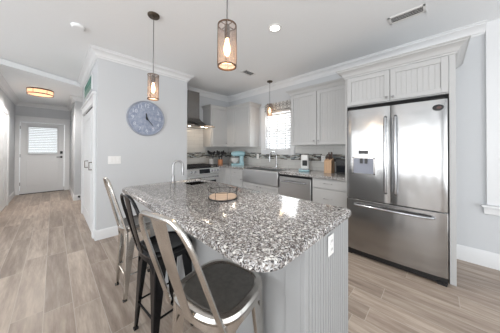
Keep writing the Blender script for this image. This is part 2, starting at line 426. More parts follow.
# entrance door at the end of the hall
dy = 8.40
door = struct('door_1', boxes((-.655, -.50, dy, dy+.045, .012, 2.05), (.08, .235, dy, dy+.045, .012, 2.05), (-.50, .08, dy, dy+.045, .012, 1.16), (-.50, .08, dy, dy+.045, 1.93, 2.05)), 'door')
part('door_panel', box(-.53, -.25, dy-.008, dy, .22, .95), 'door', door, bevel=.006)
part('door_panel', box(-.17, .11, dy-.008, dy, .22, .95), 'door', door, bevel=.006)
part('window_pane', box(-.50, .08, dy+.02, dy+.026, 1.16, 1.93), 'glass', door)
part('window_frame', boxes((-.53, -.50, dy-.018, dy, 1.13, 1.96), (.08, .11, dy-.018, dy, 1.13, 1.96), (-.5, .08, dy-.018, dy, 1.13, 1.16), (-.5, .08, dy-.018, dy, 1.93, 1.96)), 'door', door, bevel=.004)
bm = bmesh.new(); lathe(bm, [(.03, 0), (.03, .012), (.012, .016), (.012, .05)], seg=16); bmesh.ops.rotate(bm, verts=bm.verts, matrix=Matrix.Rotation(R(90), 3, 'X')); 
bmesh.ops.translate(bm, verts=bm.verts, vec=(.175, dy, 1.04)); B(bm, .07, .185, dy-.06, dy-.045, 1.03, 1.05)
part('door_handle', bm, 'iron', door, bevel=.002, label='dark lever handle')
part('deadbolt', boxes((.145, .205, dy-.02, dy, 1.14, 1.22)), 'iron', door, bevel=.006, label='dark deadbolt plate')
for z in (.25, 1.05, 1.85): part('hinge', box(-.662, -.645, dy-.012, dy+.002, z, z+.09), 'nickel', door)
struct('trim_7', boxes((-.745, -.66, 8.35, 8.38, 0, 2.06), (.24, .36, 8.35, 8.38, 0, 2.06), (-.745, .36, 8.35, 8.38, 2.06, 2.19), (-.745, .38, 8.335, 8.38, 2.19, 2.22)), 'trim', bevel=.003)
struct('trim_8', box(-.66, .24, 8.36, 8.5, 0, .012), 'iron')
bl = thing('slatted_blind', 'white slatted blind over the glass of the entrance door', 'blind', (-.21, dy-.03, 1.15))
for k in range(15):
    z = .03+k*.05; bm = bmesh.new(); B(bm, -.29, .29, -.002, .002, -.022, .022)
    bmesh.ops.rotate(bm, verts=bm.verts, matrix=Matrix.Rotation(R(62), 3, 'X')); bmesh.ops.translate(bm, verts=bm.verts, vec=(0, 0, z))
    part('slat', bm, 'slat', bl)
part('headrail', box(-.295, .295, -.02, .012, .76, .80), 'slat', bl)
part('bottom_rail', box(-.29, .29, -.012, .012, -.012, .01), 'slat', bl)
# little dark door stop on the hall baseboard
bm = bmesh.new(); lathe(bm, [(.025, 0), (.025, .01), (.01, .015), (.01, .05), (.018, .055), (.018, .075), (.004, .08)], seg=14)
bmesh.ops.rotate(bm, verts=bm.verts, matrix=Matrix.Rotation(R(90), 3, 'X')); bmesh.ops.translate(bm, verts=bm.verts, vec=(.46, 6.484, .09))
tag(part('doorstop', bm, 'iron'), 'small dark door stop on the baseboard at the hall corner', 'door stop')

# kitchen window: casing, frame, glass, blind, valance
w1 = struct('window_1', boxes((XW+.03, XW+.07, WY0, WY0+.04, WZ0, WZ1), (XW+.03, XW+.07, WY1-.04, WY1, WZ0, WZ1), (XW+.03, XW+.07, WY0, WY1, WZ0, WZ0+.04), (XW+.03, XW+.07, WY0, WY1, WZ1-.04, WZ1), (XW+.03, XW+.07, WY0, WY1, 1.70, 1.735)), 'trim')
part('window_pane', box(XW+.045, XW+.05, WY0+.04, WY1-.04, WZ0+.04, WZ1-.04), 'glass', w1)
part('window_casing', boxes((XW-.02, XW, WY0-.09, WY0, WZ0-.1, WZ1+.1), (XW-.02, XW, WY1, WY1+.13, WZ0-.1, WZ1+.1), (XW-.02, XW, WY0, WY1, WZ1, WZ1+.1), (XW-.02, XW, WY0, WY1, WZ0-.1, WZ0-.015)), 'trim', w1, bevel=.002)
part('window_sill', box(XW-.045, XW+.03, WY0-.1, WY1+.11, WZ0-.02, WZ0), 'trim', w1, bevel=.003)
bl = thing('slatted_blind', 'white slatted blind in the kitchen window above the sink', 'blind', (XW+.005, (WY0+WY1)/2, WZ0))
hw = (WY1-WY0)/2-.012
for k in range(15):
    bm = bmesh.new(); B(bm, -.026, .026, -hw, hw, -.0015, .0015)
    bmesh.ops.rotate(bm, verts=bm.verts, matrix=Matrix.Rotation(R(-60), 3, 'Y')); bmesh.ops.translate(bm, verts=bm.verts, vec=(0, 0, .04+k*.052))
    part('slat', bm, 'slat', bl)
part('bottom_rail', box(-.022, .022, -hw, hw, .003, .018), 'slat', bl)
part('tilt_rod', box(-.03, -.024, -.008, .008, .03, .77), 'slat', bl)
for y_ in (-.214, .214): part('ladder_tape', box(-.028, -.0265, y_-.006, y_+.006, .02, .78), 'slat', bl)
part('headrail', box(-.024, .024, -hw, hw, .8, .845), 'slat', bl)
bm = bmesh.new(); n_ = 26; pr = []
for s_ in (0, 1):
    pr.append([])
for k in range(n_+1):
    pr[0].append((XW-.075-.006*math.sin(k*1.9), 2.07+k*(.70/n_)))
poly = pr[0] + [(XW-.068-.006*math.sin(k*1.9), 2.07+k*(.70/n_)) for k in range(n_, -1, -1)]
prism(bm, poly, lambda a, c: (a, c, 2.125), lambda a, c: (a, c, 2.29))
B(bm, XW-.075, XW-.021, 2.07, 2.078, 2.125, 2.29); B(bm, XW-.075, XW-.021, 2.762, 2.77, 2.125, 2.29)
tag(part('valance', bm, 'valance'), 'grey and white patterned valance across the top of the kitchen window', 'valance')
# right-hand tall window, only its casing and stool in the picture
w2 = struct('window_2', boxes((XW, XW+.02, -1.35, -.5, .75, H)), 'glass')
struct('trim_9', boxes((XW-.03, XW, -.5, -.385, .69, H), (XW-.03, XW, -1.45, -1.35, .69, H)), 'trim', bevel=.003)
struct('trim_10', boxes((XW-.07, XW, -1.5, -.345, .665, .69), (XW-.025, XW, -1.45, -.365, .585, .665)), 'trim', bevel=.004)

# tiles between counter and uppers
struct('trim_11', boxes((XW-.008, XW, .87, WY0-.1, .914, 1.37), (XW-.008, XW, WY0-.1, WY1+.11, .914, WZ0-.1), (XW-.008, XW, WY1+.11, YS, .914, 1.37), (1.80, XW-.008, YS-.008, YS, .80, 1.78)), 'tile')

# ------------------------------------------------------------------ cabinets
def door_bm(x0, x1, z0, z1, y=-.02, t=.02, st=.055, bead=.04, rec=.008):
    """shaker door facing local -y with a beadboard centre panel"""
    bm = bmesh.new()
    B(bm, x0, x0+st, y, y+t, z0, z1); B(bm, x1-st, x1, y, y+t, z0, z1)
    B(bm, x0+st, x1-st, y, y+t, z0, z0+st); B(bm, x0+st, x1-st, y, y+t, z1-st, z1)
    a, c = x0+st, x1-st; n = max(1, round((c-a)/bead)); wd = (c-a)/n; g = .0025
    B(bm, a, c, y+rec+.003, y+t, z0+st, z1-st)
    for i in range(n):
        B(bm, a+i*wd+g, a+(i+1)*wd-g, y+rec, y+rec+.004, z0+st, z1-st)
    return bm
def drawer_bm(x0, x1, z0, z1, y=-.02, t=.02):
    bm = bmesh.new(); B(bm, x0, x1, y, y+t, z0, z1); return bm
def knob(x, z, par, y=-.02):
    bm = bmesh.new(); lathe(bm, [(.006, 0), (.005, .012), (.013, .018), (.014, .024), (.008, .029)], seg=14)
    bmesh.ops.rotate(bm, verts=bm.verts, matrix=Matrix.Rotation(R(90), 3, 'X')); bmesh.ops.translate(bm, verts=bm.verts, vec=(x, y, z))
    part('knob', bm, 'nickel', par)
def pull(x, z, par, w=.11, y=-.02):
    bm = bmesh.new(); tube(bm, [(x-w/2, y, z), (x-w/2, y-.028, z), (x+w/2, y-.028, z), (x+w/2, y, z)], .005, 8)
    part('handle', bm, 'nickel', par)
def cap_crown(path, z, h=.09, out=.07): 
    return sweep(path, [(o*out/.1, z+(d+.115)*h/.115) for o, d in CP])

# corner upper on the stove wall (X 2.575 - 3.05) facing -Y
t = thing('upper_cabinet', 'grey upper cabinet beside the range hood', 'cabinet', (2.57, 3.80, 0))
part('body', box(0, .472, .0, YS-3.804, 1.35, 2.27), 'cab', t)
o = part('door', door_bm(.04, .47, 1.36, 2.23), 'cab', t, bevel=.002); knob(.44, 1.44, o)
part('crown', sweep([(0, .322), (0, -.015), (.472, -.015)], [(o_*.6, 2.25+(d_+.115)*.72) for o_, d_ in CP], -1), 'cab', t)
# window-wall upper left of the window
XU = 3.05
def upper(name, label, ya, yb, nd, z0=1.35, z1=2.27, endL=False, endR=False, knobside=None):
    """ya > yb; faces -X; local x runs toward -Y"""
    t = thing(name, label, 'cabinet', (XU, ya, 0), -90)
    W = ya-yb
    part('body', box(0, W, 0, XW-.001-XU, z0, z1), 'cab', t)
    path = [(0, .31)] * endL + [(0, -.015), (W, -.015)] + [(W, .31)] * endR
    part('crown', sweep(path, [(o_*.72, z1-.02+(d_+.115)*.72) for o_, d_ in CP], -1), 'cab', t)
    return t, W
t, W = upper('upper_cabinet', 'narrow grey upper cabinet left of the kitchen window', 3.78, 2.985, 2, endR=True)
part('face_stile', box(0, .27, -.018, 0, 1.355, 2.255), 'cab', t)
o = part('door', door_bm(.275, W-.02, 1.36, 2.24), 'cab', t, bevel=.002); knob(.31, 1.44, o)
t, W = upper('upper_cabinet', 'wide grey double-door upper cabinet between the window and the refrigerator', 1.93, .872, 2, 1.37, 2.29, endL=True)
o = part('door', door_bm(.01, .4955, 1.375, 2.265), 'cab', t, bevel=.002); knob(.462, 1.44, o)
o = part('door', door_bm(.5045, .985, 1.375, 2.265), 'cab', t, bevel=.002); knob(.538, 1.44, o)
part('face_stile', box(.988, W, -.018, 0, 1.375, 2.27), 'cab', t)

# refrigerator surround: tall panels and the cabinet above
t = thing('refrigerator_cabinet', 'tall grey surround with beadboard doors above the refrigerator', 'cabinet', (2.68, .87, 0), -90)
W = .87+.125
part('side_panel', box(0, .022, 0, XW-2.684, 0, 2.24), 'cab', t, bevel=.002)
part('side_panel', box(W-.045, W, 0, XW-2.684, 0, 2.24), 'cab', t, bevel=.002)
part('body', box(.023, W-.046, .002, XW-2.684, 1.845, 2.24), 'cab', t)
part('filler', box(.023, W-.046, .03, .06, 1.79, 1.843), 'darkgap', t, label='dark gap above the refrigerator')
o = part('door', door_bm(.03, .4805, 1.855, 2.205, bead=.045, st=.05), 'cab', t, bevel=.002); knob(.455, 1.89, o)
o = part('door', door_bm(.4885, W-.05, 1.855, 2.205, bead=.045, st=.05), 'cab', t, bevel=.002); knob(.515, 1.89, o)
part('crown', sweep([(0, .30), (0, -.0), (W, 0), (W, .69)], [(o_*.9, 2.215+(d_+.115)*.9) for o_, d_ in CP], -1), 'cab', t)
part('top_board', box(-.03, W+.03, -.03, .69, 2.30, 2.316), 'cab', t)

# base cabinets along the right wall, local x toward -Y
XB = 2.755
def base(name, label, ya, yb, z1=.875):
    t = thing(name, label, 'cabinet', (XB, ya, 0), -90); W = ya-yb
    part('body', box(0, W, 0, XW-XB-.01, .1, z1), 'cab', t)
    part('toe_kick', box(0, W, .06, .08, 0, .1), 'cab', t)
    return t, W
t, W = base('base_cabinet', 'grey three-drawer base cabinet between dishwasher and refrigerator', 1.363, .872)
for i, (z0, z1) in enumerate(((.73, .865), (.44, .72), (.115, .43))):
    o = part('drawer', drawer_bm(.01, W-.01, z0, z1), 'cab', t, bevel=.003); pull(W/2, (z0+z1)/2+.01, o)
t, W = base('base_cabinet', 'grey base cabinet under the apron sink', 2.878, 1.972, .64)
for a, c, k in ((.01, W/2-.002, W/2-.04), (W/2+.002, W-.01, W/2+.04)):
    o = part('door', door_bm(a, c, .115, .63), 'cab', t, bevel=.002); knob(k, .58, o)
t, W = base('base_cabinet', 'grey drawer-and-door base cabinet left of the apron sink', 3.26, 2.879)
o = part('drawer', drawer_bm(.01, W-.01, .73, .865), 'cab', t, bevel=.003); pull(W/2, .80, o)
o = part('door', door_bm(.01, W-.01, .115, .72), 'cab', t, bevel=.002); knob(W-.04, .67, o)
t, W = base('base_cabinet', 'grey corner base cabinet with a beadboard panel near the range', YS-.01, 3.261)
part('corner_filler', box(W-.22, W, -.018, 0, .115, .865), 'cab', t)
o = part('door', door_bm(W-.215, W-.005, .125, .86, y=-.03, t=.012, st=.03), 'cab', t, bevel=.002)
t = thing('base_cabinet', 'narrow grey base cabinet squeezed between range and corner', 'cabinet', (2.565, 3.50, 0))
part('body', box(0, .188, 0, .62, .1, .875), 'cab', t); part('toe_kick', box(0, .188, .06, .08, 0, .1), 'cab', t)
part('door', door_bm(.003, .165, .115, .865, st=.03), 'cab', t, bevel=.002)

# dishwasher
t = thing('dishwasher', 'stainless dishwasher under the counter right of the sink', 'dishwasher', (XB, 1.968, 0), -90)
part('body', box(.004, .598, 0, .58, .1, .868), 'darkgap', t)
part('door', box(.012, .590, -.028, -.001, .12, .835), 'steel_h', t, bevel=.004)
part('control_strip', box(.008, .594, -.014, -.001, .838, .866), 'black', t, label='black control strip')
bm = bmesh.new(); tube(bm, [(.09, -.028, .765), (.09, -.065, .765), (.16, -.072, .765), (.44, -.072, .765), (.51, -.065, .765), (.51, -.028, .765)], .011, 10)
part('handle', bm, 'chrome', t)
part('toe_kick', box(.004, .598, .05, .07, 0, .1), 'black', t)

# apron sink
t = thing('farmhouse_sink', 'stainless apron-front farmhouse sink below the window', 'sink', (XB, 2.874, 0), -90)
W = .898
part('apron', box(.006, W-.006, -.035, -.012, .645, .898), 'steel_h', t, bevel=.006)
bm = bmesh.new(); y0, y1 = -.012, .40
B(bm, .006, .03, y0, y1, .66, .898); B(bm, W-.03, W-.006, y0, y1, .66, .898); B(bm, .006, W-.006, y1-.02, y1, .66, .898); B(bm, .006, W-.006, y0, .01, .66, .898); B(bm, .006, W-.006, y0, y1, .645, .665)
part('basin', bm, 'steel_h', t)
bm = bmesh.new(); lathe(bm, [(.045, 0), (.045, .004), (.02, .003), (.018, -.002)], (W/2, .2, .666), 18); part('drain', bm, 'chrome', t)

# granite worktop of the kitchen run
CT0, CT1 = .876, .914
bm = boxes((2.715, 3.374, .873, 1.968, CT0, CT1), (3.16, 3.374, 1.968, 2.878, CT0, CT1), (2.715, 3.374, 2.878, 3.47, CT0, CT1), (2.562, 3.374, 3.47, YS-.001, CT0, CT1))
bmesh.ops.remove_doubles(bm, verts=bm.verts, dist=1e-5)
tag(part('worktop', bm, 'granite'), 'speckled granite worktop running along the window wall', 'worktop')

# gooseneck faucets
def faucet(name, label, loc, rz, s=1.0, mt='chrome', reach=.11, hgt=.30, lever=(0, 1)):
    t = thing(name, label, 'faucet', loc, rz)
    bm = bmesh.new(); lathe(bm, [(.028, 0), (.028, .01), (.02, .018), (.018, .08), (.014, .09)], seg=18); part('base', bm, mt, t)
    pts = [(0, 0, .08), (0, 0, hgt)] + [(reach-reach*math.cos(R(a)), 0, hgt+reach*math.sin(R(a))) for a in range(15, 181, 15)]
    pts.append((2*reach, 0, hgt-.05))
    bm = bmesh.new(); tube(bm, pts, [.012]*len(pts), 12); part('spout', bm, mt, t)
    bm = bmesh.new(); lathe(bm, [(.014, -.09), (.015, -.03), (.013, 0)], (2*reach, 0, hgt-.02), 14); part('spray_head', bm, mt, t)
    bm = bmesh.new(); tube(bm, [(0, .015*lever[1], .06), (0, .04*lever[1], .062)], .011, 10); tube(bm, [(0, .04*lever[1], .062), (0, .055*lever[1], .12)], [.006, .004], 8)
    part('lever', bm, mt, t)
    return t
faucet('faucet', 'gooseneck chrome faucet behind the apron sink', (3.24, 2.40, CT1), 165, reach=.085, hgt=.24)
faucet('faucet', 'brushed chrome gooseneck faucet at the far end of the island', (.93, 2.10, CT1), -14, reach=.052, hgt=.195, mt='nickel')

# ------------------------------------------------------------------ range and hood
t = thing('range', 'stainless gas range with black cooktop beside the end of the clock wall', 'range', (1.803, 3.47, 0))
W = .755
part('body', box(0, W, .02, .65, .05, .90), 'steel_h', t)
part('cooktop', box(0, W, -.01, .65, .90, .918), 'blackglass', t, bevel=.003)
bm = bmesh.new(); prism(bm, [(.02, .775), (-.055, .785), (-.035, .898), (.02, .898)], lambda a, c: (0, a, c), lambda a, c: (W, a, c))
pn = part('control_panel', bm, 'steel_h', t, bevel=.004)
bm = bmesh.new(); prism(bm, [(-.0535, .80), (-.0565, .80), (-.0415, .885), (-.0385, .885)], lambda a, c: (.25, a, c), lambda a, c: (.50, a, c))
part('display', bm, 'blackglass', pn, label='black display')
for x in (.07, .15, .55, .62, .69):
    bm = bmesh.new(); lathe(bm, [(.024, 0), (.024, .008), (.018, .012), (.016, .034), (.004, .036)], seg=18)
    B(bm, -.003, .003, -.016, .016, .03, .04)
    bmesh.ops.rotate(bm, verts=bm.verts, matrix=Matrix.Rotation(R(80), 3, 'X')); bmesh.ops.translate(bm, verts=bm.verts, vec=(x, -.046, .84)); part('knob', bm, 'chrome', pn)
part('oven_door', boxes((.01, W-.01, -.03, .018, .22, .765)), 'steel_h', t, bevel=.004)
part('oven_window', box(.09, W-.09, -.034, -.029, .33, .64), 'blackglass', t)
bm = bmesh.new(); tube(bm, [(.06, -.03, .715), (.06, -.075, .715), (W-.06, -.075, .715), (W-.06, -.03, .715)], .012, 10); part('oven_handle', bm, 'chrome', t)
part('drawer', box(.01, W-.01, -.028, .018, .07, .21), 'steel_h', t, bevel=.004)
for x0, x1 in ((.02, .26), (.265, .49), (.495, .735)):
    bm = bmesh.new()
    for y in (.03, .59): B(bm, x0, x1, y, y+.014, .935, .95)
    for x in (x0, x1-.014, (x0+x1)/2-.007): B(bm, x, x+.014, .03, .604, .937, .952)
    for y in (.17, .31, .45): B(bm, x0, x1, y, y+.012, .937, .952)
    for x in (x0, x1-.014):
        for y in (.03, .59): B(bm, x, x+.014, y, y+.014, .918, .94)
    part('grate', bm, 'iron', t, bevel=.002)
for x in (.14, .378, .615):
    for y in (.17, .45):
        bm = bmesh.new(); lathe(bm, [(.045, 0), (.045, .008), (.03, .01), (.03, .016), (.004, .017)], (x, y, .918), 18); part('burner', bm, 'iron', t)

t = thing('range_hood', 'stainless chimney range hood mounted above the gas range', 'range hood', (2.18, YS-.009, 0))
part('chimney', box(-.14, .14, -.24, 0, 1.98, 2.585), 'steel_dark', t, bevel=.002)
bm = bmesh.new(); rings = []
for k in range(9):
    f = k/8; e = f**2.3     # curved canopy sweeping up to the chimney
    x = .38*(1-f)+.14*f if False else .38-(.24)*(f**.75)
    rings.append((x, .50-.26*(f**.75), 1.815+.17*(f**1.8)))
rr = [[(-.38, -.50, 1.785), (.38, -.50, 1.785), (.38, 0, 1.785), (-.38, 0, 1.785)]]
for x, y, z in rings: rr.append([(-x, -y, z), (x, -y, z), (x, 0, z), (-x, 0, z)])
loft(bm, rr)
part('canopy', bm, 'steel_dark', t)
part('control_strip', box(-.12, .12, -.504, -.499, 1.79, 1.812), 'black', t)
part('filter', boxes((-.34, -.01, -.46, -.04, 1.779, 1.786), (.01, .34, -.46, -.04, 1.779, 1.786)), 'nickel', t)
for x in (-.2, .2):
    bm = bmesh.new(); lathe(bm, [(.03, -.006), (.03, .006)], (x, -.42, 1.779), 16); part('lamp', bm, 'hoodlamp', t, label='lit hood lamp')
point('hood_lamp_light', (2.30, YS-.40, 1.74), 2.2, (1, .8, .6), .03)

# ------------------------------------------------------------------ refrigerator
t = thing('refrigerator', 'stainless french-door refrigerator with bottom freezer drawer', 'refrigerator', (2.65, .829, 0), -90)
W = .90
part('body', box(.004, W-.004, 0, .68, .03, 1.785), 'steel', t)
def curved_front(x0, x1, z0, z1, y=-.055, bow=.012):
    bm = bmesh.new(); N = 14; fr = []
    for k in range(N+1):
        f = k/N; x = x0+(x1-x0)*f; g = (x-.0)/W
        fr.append((x, y-bow*(1-(2*g-1)**2)+(.012*max(0, 1-f*14/1.2)**2 + .012*max(0, 1-(1-f)*14/1.2)**2)))
    poly = fr+[(x1, -.004), (x0, -.004)]
    prism(bm, poly, lambda a, c: (a, c, z0), lambda a, c: (a, c, z1)); return bm
# left door with the dispenser recess cut out
o = part('door', curved_front(.002, .458, .70, 1.782), 'steel', t, bevel=.003)
part('door', curved_front(.462, W-.002, .70, 1.782), 'steel', t, bevel=.003).data
part('freezer_drawer', curved_front(.002, W-.002, .075, .688), 'steel', t, bevel=.003)
part('dispenser_panel', box(.145, .245, -.072, -.058, 1.243, 1.283), 'black', o, label='black control display')
dd = part('dispenser', boxes((.078, .312, -.078, -.058, 1.19, 1.205), (.078, .312, -.078, -.058, 1.0, 1.012), (.078, .09, -.078, -.058, 1.0, 1.205), (.30, .312, -.078, -.058, 1.0, 1.205)), 'steel_dark', o)
bm = bmesh.new(); prism(bm, [(.09, -.0655), (.14, -.064), (.195, -.0635), (.25, -.064), (.30, -.0655), (.30, -.06), (.09, -.06)], lambda a, c: (a, c-.006, 1.012), lambda a, c: (a, c-.006, 1.19))
part('dispenser_niche', bm, 'niche', dd, label='pale metal niche')
part('dispenser_nozzle', boxes((.16, .19, -.08, -.066, 1.13, 1.19), (.21, .24, -.08, -.066, 1.13, 1.19)), 'black', dd)
for x in (.415, .505):
    bm = bmesh.new(); zz_ = [.81, .83, .90, 1.23, 1.58, 1.64, 1.66]; yy_ = [-.068, -.105, -.115, -.116, -.115, -.105, -.068]
    tube(bm, [(x, y, z) for y, z in zip(yy_, zz_)], [.014, .015, .015, .015, .015, .015, .014], 12); part('handle', bm, 'chrome', t)
bm = bmesh.new(); xx_ = [.10, .11, .16, .45, .74, .79, .80]; yy_ = [-.062, -.098, -.112, -.118, -.112, -.098, -.062]
tube(bm, [(x, y, .632) for x, y in zip(xx_, yy_)], .014, 12); part('handle', bm, 'chrome', t)
part('base_grille', box(.004, W-.004, -.035, .0, .012, .068), 'black', t, label='black base grille')
bm = bmesh.new(); B(bm, W-.08, W-.01, -.05, -.01, .0, .03); B(bm, .01, .06, -.03, .01, .0, .03); part('foot', bm, 'black', t)
part('hinge_cover', boxes((.02, .12, -.03, .05, 1.786, 1.80), (W-.12, W-.02, -.03, .05, 1.786, 1.80)), 'black', t, bevel=.003)
t = thing('magnet', 'small round dark magnet with brown centre on the refrigerator door', 'magnet', (2.591, -.004, 1.702), -90)
bm = bmesh.new(); rr = [[(r_*1.35*math.cos(2*PI*k/20), y_, r_*math.sin(2*PI*k/20)) for k in range(20)] for r_, y_ in ((.03, 0), (.03, -.004), (.027, -.006))]
loft(bm, rr); part('base', bm, 'iron', t)
bm = bmesh.new(); rr = [[(.006+r_*1.35*math.cos(2*PI*k/16), y_, r_*math.sin(2*PI*k/16)) for k in range(16)] for r_, y_ in ((.013, -.006), (.012, -.009))]
loft(bm, rr); part('emblem', bm, 'magnet', t, label='brown centre')

# ------------------------------------------------------------------ island
IX0, IX1, IY0, IY1 = .465, 1.343, .387, 2.253
def rrect(x0, x1, y0, y1, rad, n=8):
    """rad: radii at (x0y0, x1y0, x1y1, x0y1)"""
    out = []
    for (cx, cy, a0), r_ in zip(((x0, y0, 180), (x1, y0, 270), (x1, y1, 0), (x0, y1, 90)), rad):
        sx = 1 if cx == x0 else -1; sy = 1 if cy == y0 else -1
        for k in range(n+1):
            a = R(a0+90*k/n); out.append((cx+sx*r_+r_*math.cos(a), cy+sy*r_+r_*math.sin(a)))
    return out
rad = (.11, .05, .03, .09)
bm = bmesh.new(); rings = []
def isl(off, z): 
    return [(a, c, z) for a, c in rrect(IX0+off, IX1-off, IY0+off, IY1-off, [max(.012, q-off) for q in rad])]
prof = [(.012, .876), (.002, .879), (0, .885), (0, .899), (.002, .908), (.007, .9125), (.013, .914)]
# sink cutout is a separate rim: keep slab as outer rings + top grid with a hole
loft(bm, [isl(o_, z_) for o_, z_ in prof], cap=True)
slab = part('worktop', bm, 'granite'); tag(slab, 'speckled granite island top with rounded corners', 'worktop')
# hole for the bar sink
SX0, SX1, SY0, SY1 = 1.02, 1.29, 1.86, 2.16
cut = part('cutter', box(SX0, SX1, SY0, SY1, .8, 1.0), 'granite')
bo = slab.modifiers.new('cut', 'BOOLEAN'); bo.operation = 'DIFFERENCE'; bo.object = cut; bo.solver = 'EXACT'
dg = bpy.context.evaluated_depsgraph_get(); nm = bpy.data.meshes.new_from_object(slab.evaluated_get(dg)); slab.modifiers.clear(); slab.data = nm
bpy.data.objects.remove(cut)
BX0, BX1, BY0, BY1 = .76, 1.318, .41, 2.225
isd = thing('kitchen_island', 'grey beadboard island base carrying the granite top', 'kitchen island', (0, 0, 0))
part('body', boxes((BX0+.01, BX1-.03, BY0+.01, SY0-.03, .0, .875), (BX0+.01, BX1-.03, SY0-.03, BY1-.01, 0, .68), (BX0+.01, SX0-.02, SY0-.03, BY1-.01, .68, .875), (BX0+.01, BX1-.03, SY1+.02, BY1-.01, .68, .875)), 'island', isd)
# near end: beadboard between corner posts
bm = bmesh.new()
for x0, x1 in ((BX0, BX0+.012), (BX1-.035, BX1)): B(bm, x0, x1, BY0, BY0+.02, 0, .875)
a, c = BX0+.012, BX1-.035; n_ = 17; wd = (c-a)/n_
for i in range(n_): B(bm, a+i*wd+.0025, a+(i+1)*wd-.0025, BY0+.002, BY0+.012, 0, .875)
B(bm, a, c, BY0+.006, BY0+.013, 0, .875)
part('end_panel', bm, 'island', isd, bevel=.0015)
bm = bmesh.new(); a, c = BY0+.02, BY1-.02; n_ = 4
B(bm, BX0, BX0+.0095, BY0+.0205, BY0+.10, 0, .875); B(bm, BX0, BX0+.0095, BY1-.1, BY1, 0, .875); B(bm, BX0+.0005, BX0+.0095, BY0+.1, BY1-.1, 0, .12); B(bm, BX0+.0005, BX0+.0095, BY0+.1, BY1-.1, .78, .875)
B(bm, BX0+.0005, BX0+.0095, .98, 1.05, .12, .78); B(bm, BX0+.0005, BX0+.0095, 1.6, 1.67, .12, .78); B(bm, BX0+.007, BX0+.0097, BY0+.1, BY1-.1, .12, .78)
part('seating_panel', bm, 'island', isd, bevel=.002)
# kitchen side doors
for k in range(3):
    y0 = .46+k*.59
    bm = door_bm(0, .57, .12, .86, y=0); bmesh.ops.rotate(bm, verts=bm.verts, matrix=Matrix.Rotation(R(90), 3, 'Z')); bmesh.ops.translate(bm, verts=bm.verts, vec=(BX1-.008, y0, 0))
    part('door', bm, 'island', isd, bevel=.002)
part('moulding', boxes((BX0-.004, BX1-.0, BY0-.012, BY0, 0, .012)), 'island', isd)
t = thing('bar_sink', 'small undermount bar sink in the island top beside its faucet', 'sink', ((SX0+SX1)/2, (SY0+SY1)/2, 0))
hx, hy = (SX1-SX0)/2-.002, (SY1-SY0)/2-.002
part('basin', boxes((-hx, -hx+.01, -hy, hy, .71, .89), (hx-.01, hx, -hy, hy, .71, .89), (-hx, hx, -hy, -hy+.01, .71, .89), (-hx, hx, hy-.01, hy, .71, .89), (-hx, hx, -hy, hy, .70, .712)), 'steel_dark', t)
bm = bmesh.new(); lathe(bm, [(.035, 0), (.035, .004), (.012, .003)], (0, 0, .712), 16); part('drain', bm, 'chrome', t)
def outlet(name, label, loc, rz, w=.072, h=.116, kind='outlet', n=1):
    t = thing(name, label, kind, loc, rz)
    part('cover_plate', box(-w/2, w/2, -.006, 0, -h/2, h/2), 'white', t, bevel=.002)
    if kind == 'outlet':
        for z in (-.022, .022):
            p_ = part('socket', box(-.017, .017, -.009, -.006, z-.015, z+.015), 'white', t, bevel=.003)
            part('slot', boxes((-.008, -.006, -.0095, -.0085, z-.005, z+.007), (.006, .008, -.0095, -.0085, z-.005, z+.007)), 'darkgap', p_)
    else:
        for i in range(n):
            x = (i-(n-1)/2)*.046; part('toggle', box(x-.016, x+.016, -.010, -.006, -.033, .033), 'white', t, bevel=.002)
    return t
outlet('outlet', 'white outlet on the near end of the island just below the granite', (1.03, BY0-.0005, .79), 0, .07, .105)
outlet('light_switch', 'white three-gang switch plate on the wall below the round clock', (.64, YC-.0005, 1.13), 0, .16, .116, 'light switch', 3)
outlet('outlet', 'white outlet in the mosaic strip between sink faucet and teal mixer', (XW-.009, 3.03, 1.13), -90)
outlet('outlet', 'white outlet in the mosaic strip between coffee machine and knife block', (XW-.009, 1.46, 1.13), -90)

# wooden serving tray with a metal rim
TX, TY = .93, 1.20
t = thing('serving_tray', 'round pale wood serving tray with thin dark metal gallery rail on the island', 'tray', (TX, TY, CT1), -45)
bm = bmesh.new(); lathe(bm, [(.104, .002), (.108, .006), (.108, .016), (.104, .020), (.001, .020)], seg=40); part('tray_board', bm, 'traywood', t)
def hoop(r, z, th): 
    bm = bmesh.new(); tube(bm, [(r*math.cos(2*PI*k/40), r*math.sin(2*PI*k/40), z) for k in range(40)], th, 6, closed=True); return bm
part('bottom_ring', hoop(.111, .005, .005), 'iron', t)
part('top_rail', hoop(.113, .062, .0022), 'iron', t)
for k in range(8):
    a = 2*PI*(k+.5)/8; bm = bmesh.new(); tube(bm, [(.112*math.cos(a), .112*math.sin(a), .006), (.113*math.cos(a), .113*math.sin(a), .062)], .0018, 6); part('rail_post', bm, 'iron', t)
for s_ in (-1, 1):
    bm = bmesh.new(); tube(bm, [(s_*(.098+.018*math.sin(R(q))), -.05*math.cos(R(q)), .062+.022*math.sin(R(q))) for q in range(0, 181, 15)], .003, 6); part('handle', bm, 'iron', t)

